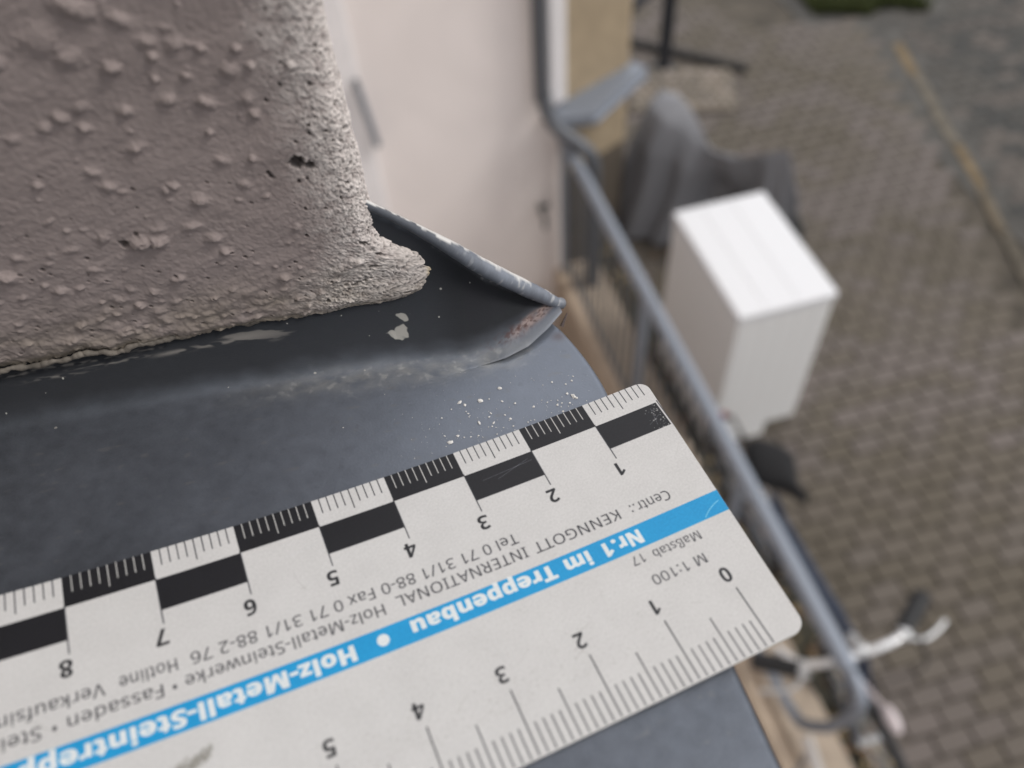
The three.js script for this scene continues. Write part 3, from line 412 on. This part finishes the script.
  const top = grid(NX, vs.length - 1, (i, j) => { const v = vs[j], x = mix(xStart(v), xEnd, i / NX); return { p: at(x, v, 0).toArray(), uv: [(x - X0) / LEN, (v + 0.05 - 0.0) / (WID + 0.1)] }; }, { flip: false });
  { const n = top.attributes.normal; if (n.getY(50) < 0) { const ix = top.index.array; for (let i = 0; i < ix.length; i += 3) { const q = ix[i]; ix[i] = ix[i + 1]; ix[i + 1] = q; } top.computeVertexNormals(); } }
  const bottom = grid(NX, vs.length - 1, (i, j) => { const v = vs[j], x = mix(xStart(v), xEnd, i / NX); return { p: at(x, v, -T).toArray() }; });
  const loop = []; for (const v of vs) loop.push([xStart(v), v]); for (let i = 1; i <= NX; i++) loop.push([mix(xStart(v1), xEnd, i / NX), v1]); for (let j = vs.length - 2; j >= 0; j--) loop.push([xEnd, vs[j]]); for (let i = NX - 1; i >= 0; i--) loop.push([mix(xStart(v0), xEnd, i / NX), v0]);
  const rim = grid(loop.length - 1, 4, (i, j) => { const [x, v] = loop[i], k = j / 4; return { p: at(x, v, -T * k).toArray() }; });
  const t = thing('ruler', 'white plastic ruler with checkered centimetre scale and blue band lying on the sill', 'ruler');
  const pm = new THREE.MeshPhysicalMaterial({ map: tex, roughness: 0.55, clearcoat: 0.05, clearcoatRoughness: 0.4 });
  mesh('printed_face', top, pm, t); mesh('plate', [rim, bottom], std([0.62, 0.6, 0.57], 0.5), t);
}

// ------------------------------------------------------------------ the wing of the building behind, its pipe and ledge
{
  const t = thing('annex', 'pale pink rendered building wing with a tan wall beside it', 'building');
  mesh('wall', worldUV(box(0.12, 1.10, -1.3, 7, -3.9, -3.5, 0.006)), textured([0.80, 0.735, 0.70], 0.04, 5, 1.1, 0.95, 12), t);
  mesh('white_pilaster', worldUV(box(-0.1, 0.142, -1.3, 7, -3.85, -3.46, 0.006)), whiteMat, t);
  mesh('corner_trim', worldUV(box(1.045, 1.125, 1.2, 7, -3.7, -3.485, 0.004)), whiteMat, t);
  const g = worldUV(box(0, 0.47, 0.72, 7, -0.3, 0)); const m = mesh('tan_wall', g, textured([0.30, 0.235, 0.155], 0.16, 6, 0.6, 0.95, 13), t); m.position.set(1.115, 0, -3.51); m.rotation.y = Math.atan2(0.2, 0.43); m.userData.label = 'tan rendered wall standing at an angle beside the pink wall';
  const pl = mesh('dark_base', worldUV(box(0, 0.47, -0.1, 0.72, -0.3, 0.006)), textured([0.075, 0.06, 0.045], 0.4, 6, 0.6, 0.95, 17), t); pl.position.copy(m.position); pl.rotation.y = m.rotation.y; pl.userData.label = 'dark brown lower part of the tan wall';  // part below the ledge is set in a darker brown
}
{
  const t = thing('zinc_ledge', 'broad pale zinc ledge projecting from the foot of the tan wall', 'ledge');
  const s = new THREE.Shape([[1.03, 3.45], [1.12, 3.52], [1.555, 3.735], [1.615, 3.66], [1.225, 3.36], [1.06, 3.38]].map((p) => new THREE.Vector2(...p)));
  const g = new THREE.ExtrudeGeometry(s, { depth: 0.05, bevelEnabled: true, bevelSize: 0.006, bevelThickness: 0.006, bevelSegments: 2 }); g.rotateX(-Math.PI / 2); g.translate(0, 1.125, 0);
  mesh('sheet', g, std([0.19, 0.208, 0.24], 0.5, { metalness: 0.2 }), t);
  mesh('fold', tube([[1.23, 1.13, -3.355], [1.43, 1.13, -3.51], [1.62, 1.13, -3.655]], 0.012, 8, 8), std([0.2, 0.22, 0.26], 0.5), t);
}
{
  const t = thing('downpipe', 'dark grey zinc downpipe bending under the ledge beside the pink wall', 'downpipe'), m = std([0.10, 0.105, 0.115], 0.5, { metalness: 0.3 });
  mesh('pipe', tube([[0.985, 7, -3.445], [0.985, 4, -3.445], [0.985, 1.5, -3.445], [0.99, 1.3, -3.44], [1.02, 1.16, -3.40], [1.10, 1.08, -3.34], [1.17, 1.03, -3.30], [1.205, 0.94, -3.285], [1.21, 0.8, -3.285], [1.21, 0.4, -3.285], [1.21, 0.05, -3.285]], 0.037, 90, 14), m, t);
  for (const y of [2.2, 4.2]) mesh('clamp', new THREE.CylinderGeometry(0.041, 0.041, 0.03, 16).translate(0.985, y, -3.445), m, t);
}
{
  const t = thing('garden_tap', 'small dark tap on the pink wall near its corner', 'tap'), m = std([0.035, 0.045, 0.045], 0.45, { metalness: 0.4 });
  mesh('spout', [rod([0.968, 0.56, -3.5], [0.968, 0.56, -3.42], 0.011), tube([[0.968, 0.56, -3.43], [0.968, 0.553, -3.40], [0.966, 0.52, -3.385], [0.966, 0.49, -3.385]], 0.01, 16, 8)], m, t);
  mesh('handle', [rod([0.968, 0.565, -3.43], [0.968, 0.61, -3.43], 0.008), rod([0.945, 0.61, -3.43], [0.992, 0.61, -3.43], 0.011), ball([0.992, 0.61, -3.43], 0.014)], m, t);
}
{
  const t = thing('wall_bracket', 'slim grey metal strip fixed at the edge of the white pilaster', 'metal strip');
  mesh('strip', tube([[0.122, 1.56, -3.435], [0.14, 1.39, -3.432], [0.160, 1.205, -3.435]], 0.016, 10, 8), std([0.17, 0.19, 0.22], 0.5), t);
  for (const [x, y] of [[0.124, 1.54], [0.156, 1.23]]) mesh('screw', rod([x, y, -3.46], [x, y, -3.412], 0.006), std([0.2, 0.2, 0.2], 0.5), t);
}

// ------------------------------------------------------------------ cellar stairwell and railing
{
  const tan = textured([0.40, 0.32, 0.245], 0.22, 7, 0.7, 0.95, 14);
  struct('cellar_floor', worldUV(box(-0.05, 1.1, -1.32, -1.25, -3.55, 0.95)), textured([0.2, 0.17, 0.14], 0.3, 7, 0.7, 1, 15), 'floor of the sunken stairwell');
  const t = thing('stairwell_wall', 'tan concrete retaining wall of the sunken stairwell under the railing', 'wall');
  mesh('concrete', [worldUV(box(1.05, 1.31, -1.3, 0.05, -3.52, 0.95, 0.012)), worldUV(box(0, 1.05, -1.3, 0.05, 0.82, 0.95))], tan, t);
  mesh('coping', worldUV(box(1.13, 1.315, 0.05, 0.078, -3.45, 0.95, 0.008)), textured([0.36, 0.295, 0.23], 0.25, 7, 0.5, 0.95, 16), t);
}
{
  const steel = new THREE.MeshStandardMaterial({ color: new THREE.Color().setRGB(0.235, 0.26, 0.30), roughness: 0.48, metalness: 0.3 });
  const t = thing('railing', 'grey galvanised steel railing with thin bars along the stairwell', 'railing');
  const zEnd = -0.56, x = 1.105, yT = 0.985, yB = 0.13;
  mesh('handrail', tube([[x, yT, -3.5], [x, yT, -2.5], [x, yT, -1.5], [x, yT, -0.9], [x, yT, zEnd - 0.04]], 0.03, 60, 14), steel, t);
  mesh('end_loop', tube([[x, yT, zEnd - 0.05], [x, yT + 0.004, zEnd], [x, 0.955, zEnd + 0.045], [x, 0.87, zEnd + 0.057], [x, 0.74, zEnd + 0.045], [x, 0.606, zEnd + 0.025], [x, 0.46, zEnd - 0.02], [x, 0.35, zEnd - 0.07], [x, 0.305, zEnd - 0.17], [x, 0.29, zEnd - 0.29], [x, 0.22, zEnd - 0.55], [x, yB, zEnd - 0.8]], 0.021, 80, 12), steel, t);
  mesh('bottom_rail', box(x - 0.012, x + 0.012, yB - 0.006, yB + 0.012, -3.48, zEnd - 0.75, 0.003), std([0.12, 0.125, 0.13], 0.5), t);
  const bg = new THREE.CylinderGeometry(0.008, 0.008, yT - yB, 8), bm = std([0.10, 0.108, 0.12], 0.5, { metalness: 0.3 });
  let k = 0; for (let z = -3.4; z < zEnd - 0.75; z += 0.085) { const b = mesh(k ? `bar_${String(k).padStart(3, '0')}` : 'bar', bg, bm, t); b.position.set(x, (yT + yB) / 2, z); k++; }
  k = 0; for (const z of [-3.46, -2.3, -1.34]) { const p = mesh(k ? `post_${String(k).padStart(3, '0')}` : 'post', box(x - 0.018, x + 0.018, 0.0, yT, z - 0.018, z + 0.018, 0.004), steel, t); k++; }
}
{ // inner handrail of the steps below
  const t = thing('stair_handrail', 'pale round handrail leading down the stairwell steps past the railing end', 'handrail');
  mesh('rail', tube([[1.08, 0.42, -0.56], [1.06, 0.40, -0.40], [1.03, 0.36, -0.2], [1.0, 0.3, 0.2], [0.98, 0.24, 0.7]], 0.022, 30, 12), std([0.52, 0.49, 0.46], 0.5), t);
  mesh('bracket', rod([1.08, 0.02, -0.5], [1.075, 0.42, -0.52], 0.012), std([0.3, 0.29, 0.28], 0.5), t); mesh('bracket', rod([0.985, -0.2, 0.66], [0.982, 0.25, 0.66], 0.012), std([0.3, 0.29, 0.28], 0.5), t);
}

// ------------------------------------------------------------------ white cabinet
{
  const t = thing('utility_cabinet', 'tall white plastic utility cabinet on a narrower base beside the railing', 'cabinet', [1.638, 0, -2.391]);
  const white = std([0.63, 0.63, 0.64], 0.42), body = std([0.72, 0.715, 0.70], 0.5);
  const w = 0.232, d = 0.357;
  mesh('body', new RoundedBoxGeometry(w * 2 - 0.012, 0.86, d * 2 - 0.012, 4, 0.014).translate(0, 0.535, 0), body, t);
  const lid = mesh('lid', new RoundedBoxGeometry(w * 2, 0.05, d * 2, 4, 0.016).translate(0, 0.977, 0), white, t);
  for (const x of [-0.075, 0.075]) mesh('lid_rib', new RoundedBoxGeometry(0.05, 0.006, d * 2 - 0.05, 2, 0.0028).translate(x, 1.0012, 0), white, lid);
  mesh('base', new RoundedBoxGeometry(0.30, 0.13, d * 2 - 0.03, 3, 0.01).translate(-0.075, 0.055, 0.01), body, t);
  for (let i = 0; i < 5; i++) mesh('rib', new RoundedBoxGeometry(0.03, 0.78, 0.006, 2, 0.0028).translate(-0.16 + 0.08 * i, 0.54, d - 0.0078), body, t);
  mesh('door', new RoundedBoxGeometry(0.008, 0.76, d * 2 - 0.12, 2, 0.0035).translate(w - 0.004, 0.53, 0), body, t);
  mesh('lock', new THREE.CylinderGeometry(0.014, 0.014, 0.014, 16).rotateZ(Math.PI / 2).translate(w + 0.002, 0.6, 0.2), std([0.2, 0.2, 0.2], 0.4), t);
}

// ------------------------------------------------------------------ tarpaulin over something parked behind the cabinet
{
  const t = thing('covered_moped', 'grey fabric cover draped over a parked two-wheeler behind the white cabinet', 'cover', [0, 0, 0]);
  const A = V(1.83, 0, -3.76), B = V(2.27, 0, -3.20), dir = B.clone().sub(A), L = dir.length(); dir.normalize(); const per = V(-dir.z, 0, dir.x);
  const C = A.clone().add(B).multiplyScalar(0.5);
  const top = (s) => s < 0.5 ? mix(0.9, 0.66, smooth(0.05, 0.45, s)) : mix(0.66, 0.8, smooth(0.6, 1.0, s));
  const N = 220, M = 80;
  mesh('fabric', grid(N, M, (i, j) => {
    const a = i / N * Math.PI * 2, v = j / M, cx = Math.cos(a), sx = Math.sin(a), s = clamp(0.5 + 0.62 * cx);
    const roll = 0.02 + 0.09 * (1 - smooth(0.05, 0.4, s)), hang = Math.max(0, (v - 0.22) / 0.78), over = Math.min(1, v / 0.3);
    let off = roll * Math.sin(over * Math.PI / 2) + 0.14 * Math.pow(hang, 0.8);
    // creases run down from the high points; cloth hollows between the two ends
    const crease = Math.abs(noise(a * 2.6, 3 + v * 0.5)) * 0.16 + 0.09 * Math.abs(noise(a * 6.1 + 2, 8 + v * 0.8));
    off += (0.05 - crease) * smooth(0.1, 0.6, v) + 0.03 * fbm(cx * 3, sx * 3, 3, v * 2.5);
    off += (0.13 * Math.exp(-Math.abs(a - 2.15) * 5) + 0.07 * Math.exp(-Math.abs(a - 0.55) * 6) + 0.06 * Math.exp(-Math.abs(a - 3.6) * 6)) * smooth(0.05, 0.4, v);
    off -= 0.08 * Math.exp(-(((s - 0.52) / 0.2) ** 2)) * smooth(0.2, 0.6, v) * smooth(1.0, 0.6, v);
    let y = top(s) - 0.06 * (1 - Math.cos(over * Math.PI / 2)); y = mix(y, 0.05 + 0.03 * noise(a * 4, 2), Math.pow(hang, 0.95));
    y -= 0.02 * Math.abs(noise(a * 5, v * 4)) * smooth(0.05, 0.3, v);
    const q = C.clone().addScaledVector(dir, L * (s - 0.5) + off * cx).addScaledVector(per, off * sx * 1.1);
    return { p: [q.x, y, q.z] };
  }), std([0.17, 0.17, 0.18], 0.45, { side: THREE.DoubleSide }), t);
  for (const [q, r] of [[A, 0.26], [B, 0.26]]) { const w = new THREE.TorusGeometry(r - 0.05, 0.045, 8, 32); w.rotateY(Math.atan2(-dir.z, dir.x)); const m = mesh('wheel', w, std([0.02, 0.02, 0.02], 0.8), t); m.position.set(mix(q.x, C.x, 0.12), 0.255, mix(q.z, C.z, 0.12)); }
}

// ------------------------------------------------------------------ dark post with its brace
{
  const t = thing('gate_post', 'dark metal post with a slanting brace beyond the tan wall', 'post', [2.50, 0, -5.33]), m = std([0.014, 0.015, 0.019], 0.5);
  mesh('post', box(-0.04, 0.04, 0, 2.2, -0.04, 0.04, 0.008), m, t);
  mesh('brace', rod([0, 0.76, 0], [-0.62, 0.33, 0.0], 0.036), m, t);
  mesh('base_plate', box(-0.08, 0.08, 0, 0.04, -0.08, 0.08, 0.004), m, t);
}

// ------------------------------------------------------------------ bicycle leaning on the railing
{
  const t = thing('bicycle', 'dark blue bicycle with chrome handlebar and black saddle leaning against the railing', 'bicycle', [1.40, 0.0, -1.0], 0);
  t.rotation.z = 0.225;                                    // top leans towards the house
  const black = std([0.011, 0.011, 0.012], 0.7), navy = std([0.02, 0.03, 0.055], 0.35), chrome = new THREE.MeshStandardMaterial({ color: new THREE.Color().setRGB(0.72, 0.71, 0.7), roughness: 0.28, metalness: 0.75 }), silver = new THREE.MeshStandardMaterial({ color: new THREE.Color().setRGB(0.5, 0.5, 0.5), roughness: 0.4, metalness: 0.6 });
  const rz = -0.56, fz = 0.50, R = 0.335;                  // axles, wheel radius; forward is +z
  for (const z of [rz, fz]) {
    const w = mesh('wheel', new THREE.TorusGeometry(R - 0.008, 0.008, 8, 48).rotateY(Math.PI / 2), silver, t); w.position.set(0, R + 0.01, z);
    mesh('tyre', new THREE.TorusGeometry(R, 0.02, 10, 56).rotateY(Math.PI / 2), black, w);
    const sp = []; for (let i = 0; i < 28; i++) { const a = i / 28 * Math.PI * 2; sp.push(rod([0.02 * (i & 1 ? 1 : -1), 0.018 * Math.cos(a + 0.9), 0.018 * Math.sin(a + 0.9)], [0, (R - 0.01) * Math.cos(a), (R - 0.01) * Math.sin(a)], 0.0012, 0.0012, 4)); } mesh('spokes', sp, silver, w);
    mesh('hub', rod([-0.045, 0, 0], [0.045, 0, 0], 0.018), silver, w);
    const gd = new THREE.TorusGeometry(R + 0.032, 0.022, 8, 40, z === rz ? 2.6 : 2.0).rotateY(Math.PI / 2); gd.rotateX(z === rz ? -0.15 : -0.5); const m = mesh('mudguard', gd, z === rz ? black : std([0.05, 0.05, 0.055], 0.4), t); m.position.set(0, R + 0.01, z);
  }
  const bb = [0, 0.29, -0.13], seat = [0, 0.80, -0.31], head = [0, 0.86, 0.315], headB = [0, 0.66, 0.365];
  mesh('frame', [rod(bb, seat, 0.017), rod([0, 0.70, -0.275], [0, 0.80, 0.33], 0.023), rod(bb, headB, 0.021), rod(head, headB, 0.021), ...[-1, 1].flatMap((s) => [rod([s * 0.02, 0.29, -0.13], [s * 0.06, R + 0.01, rz], 0.010), rod([s * 0.02, 0.74, -0.29], [s * 0.06, R + 0.01, rz], 0.009)])], navy, t).position.x = 0.032;
  mesh('fork', [...[-1, 1].map((s) => tube([[s * 0.035, 0.70, 0.365], [s * 0.05, 0.55, 0.41], [s * 0.055, R + 0.01, fz]], 0.011, 12, 8)), rod([-0.045, 0.70, 0.36], [0.045, 0.70, 0.36], 0.014)], navy, t);
  // saddle: broad tail, narrow nose
  const sg = grid(28, 30, (i, j) => { const a = i / 28 * Math.PI * 2, v = j / 30, hw = v < 0.45 ? mix(0.03, 0.105, Math.sin(clamp(v / 0.45) * Math.PI / 2)) : mix(0.105, 0.024, smooth(0.40, 0.85, v)); const cap = Math.sqrt(Math.max(0.0001, 1 - (2 * v - 1) ** 8)); const y = Math.sin(a) > 0 ? 0.035 * Math.sin(a) : 0.05 * Math.sin(a) * (0.6 + 0.4 * Math.abs(Math.cos(a))); return { p: [hw * cap * Math.cos(a), 0.955 + y * cap - 0.012 * Math.sin(v * Math.PI) + 0.015 * (1 - v), -0.46 + 0.29 * v] }; }, { flip: true });
  sg.translate(0, -0.955, 0.35); sg.scale(0.86, 1.1, 1.08); sg.rotateY(0.25); sg.translate(0.05, 0.955, -0.375);
  const sd = mesh('saddle', sg, std([0.007, 0.007, 0.008], 0.9), t); mesh('seat_post', rod(seat, [0, 0.94, -0.35], 0.013), chrome, sd);
  mesh('stem', [rod(head, [0, 0.965, 0.295], 0.014), rod([0, 0.965, 0.295], [0, 0.99, 0.345], 0.017), ball([0, 0.995, 0.35], 0.026)], silver, t);
  const bar = mesh('handlebar', tube([[-0.235, 0.975, 0.25], [-0.185, 0.99, 0.325], [-0.10, 1.0, 0.352], [0, 0.995, 0.36], [0.07, 0.995, 0.362], [0.135, 0.985, 0.352], [0.175, 0.97, 0.32], [0.22, 0.955, 0.28]], 0.0145, 50, 12), chrome, t);
  for (const s of [-1, 1]) {
    const k = s > 0 ? 0 : 0.045;
    mesh('grip', rod([s * (0.15 + k), 0.985, 0.338], [s * (0.268 + k), 0.948, 0.25], 0.03), black, bar);
    mesh('brake_lever', tube([[s * (0.15 + k), 0.975, 0.36], [s * (0.2 + k), 0.962, 0.378], [s * (0.25 + k), 0.952, 0.365], [s * (0.29 + k), 0.942, 0.345]], 0.008, 14, 8), silver, bar);
    mesh('lever_clamp', rod([s * (0.132 + k), 0.985, 0.345], [s * (0.158 + k), 0.98, 0.345], 0.026), silver, bar);
  }
  mesh('brake_cable', tube([[0.19, 0.98, 0.37], [0.16, 0.95, 0.45], [0.06, 0.86, 0.44], [0.02, 0.72, 0.41]], 0.0035, 20, 6), black, t); mesh('brake_cable', tube([[-0.19, 0.98, 0.37], [-0.16, 0.95, 0.45], [-0.05, 0.84, 0.43], [0, 0.74, 0.34]], 0.0035, 20, 6), black, t);
  const lamp = mesh('head_lamp', [ball([0.02, 0.79, 0.53], 0.026, 0.9, 0.9, 1.9), rod([0, 0.74, 0.38], [0.02, 0.78, 0.5], 0.008)], std([0.5, 0.44, 0.44], 0.3), t);
  mesh('rack', [...[-1, 1].flatMap((s) => [rod([s * 0.06, 0.715, -0.36], [s * 0.06, 0.715, -0.76], 0.007), rod([s * 0.06, 0.715, -0.7], [s * 0.06, R + 0.01, rz], 0.006)]), rod([-0.06, 0.715, -0.76], [0.06, 0.715, -0.76], 0.007), rod([-0.06, 0.715, -0.55], [0.06, 0.715, -0.55], 0.006)], black, t);
  mesh('tail_lamp', new RoundedBoxGeometry(0.10, 0.04, 0.03, 3, 0.01).translate(0, 0.70, -0.785), std([0.16, 0.012, 0.018], 0.3), t);
  mesh('chain_guard', [rod([0.055, 0.29, -0.13], [0.055, R, rz], 0.03, 0.02), new THREE.CylinderGeometry(0.095, 0.095, 0.012, 28).rotateZ(Math.PI / 2).translate(0.055, 0.29, -0.13)], black, t);
  for (const s of [-1, 1]) mesh('crank', [rod([s * 0.07, 0.29, -0.13], [s * 0.085, 0.29 - s * 0.12, -0.13 + s * 0.11], 0.009), new RoundedBoxGeometry(0.09, 0.022, 0.07, 2, 0.006).translate(s * 0.14, 0.29 - s * 0.12, -0.13 + s * 0.11)], black, t);
}

renderer.render(scene, camera);
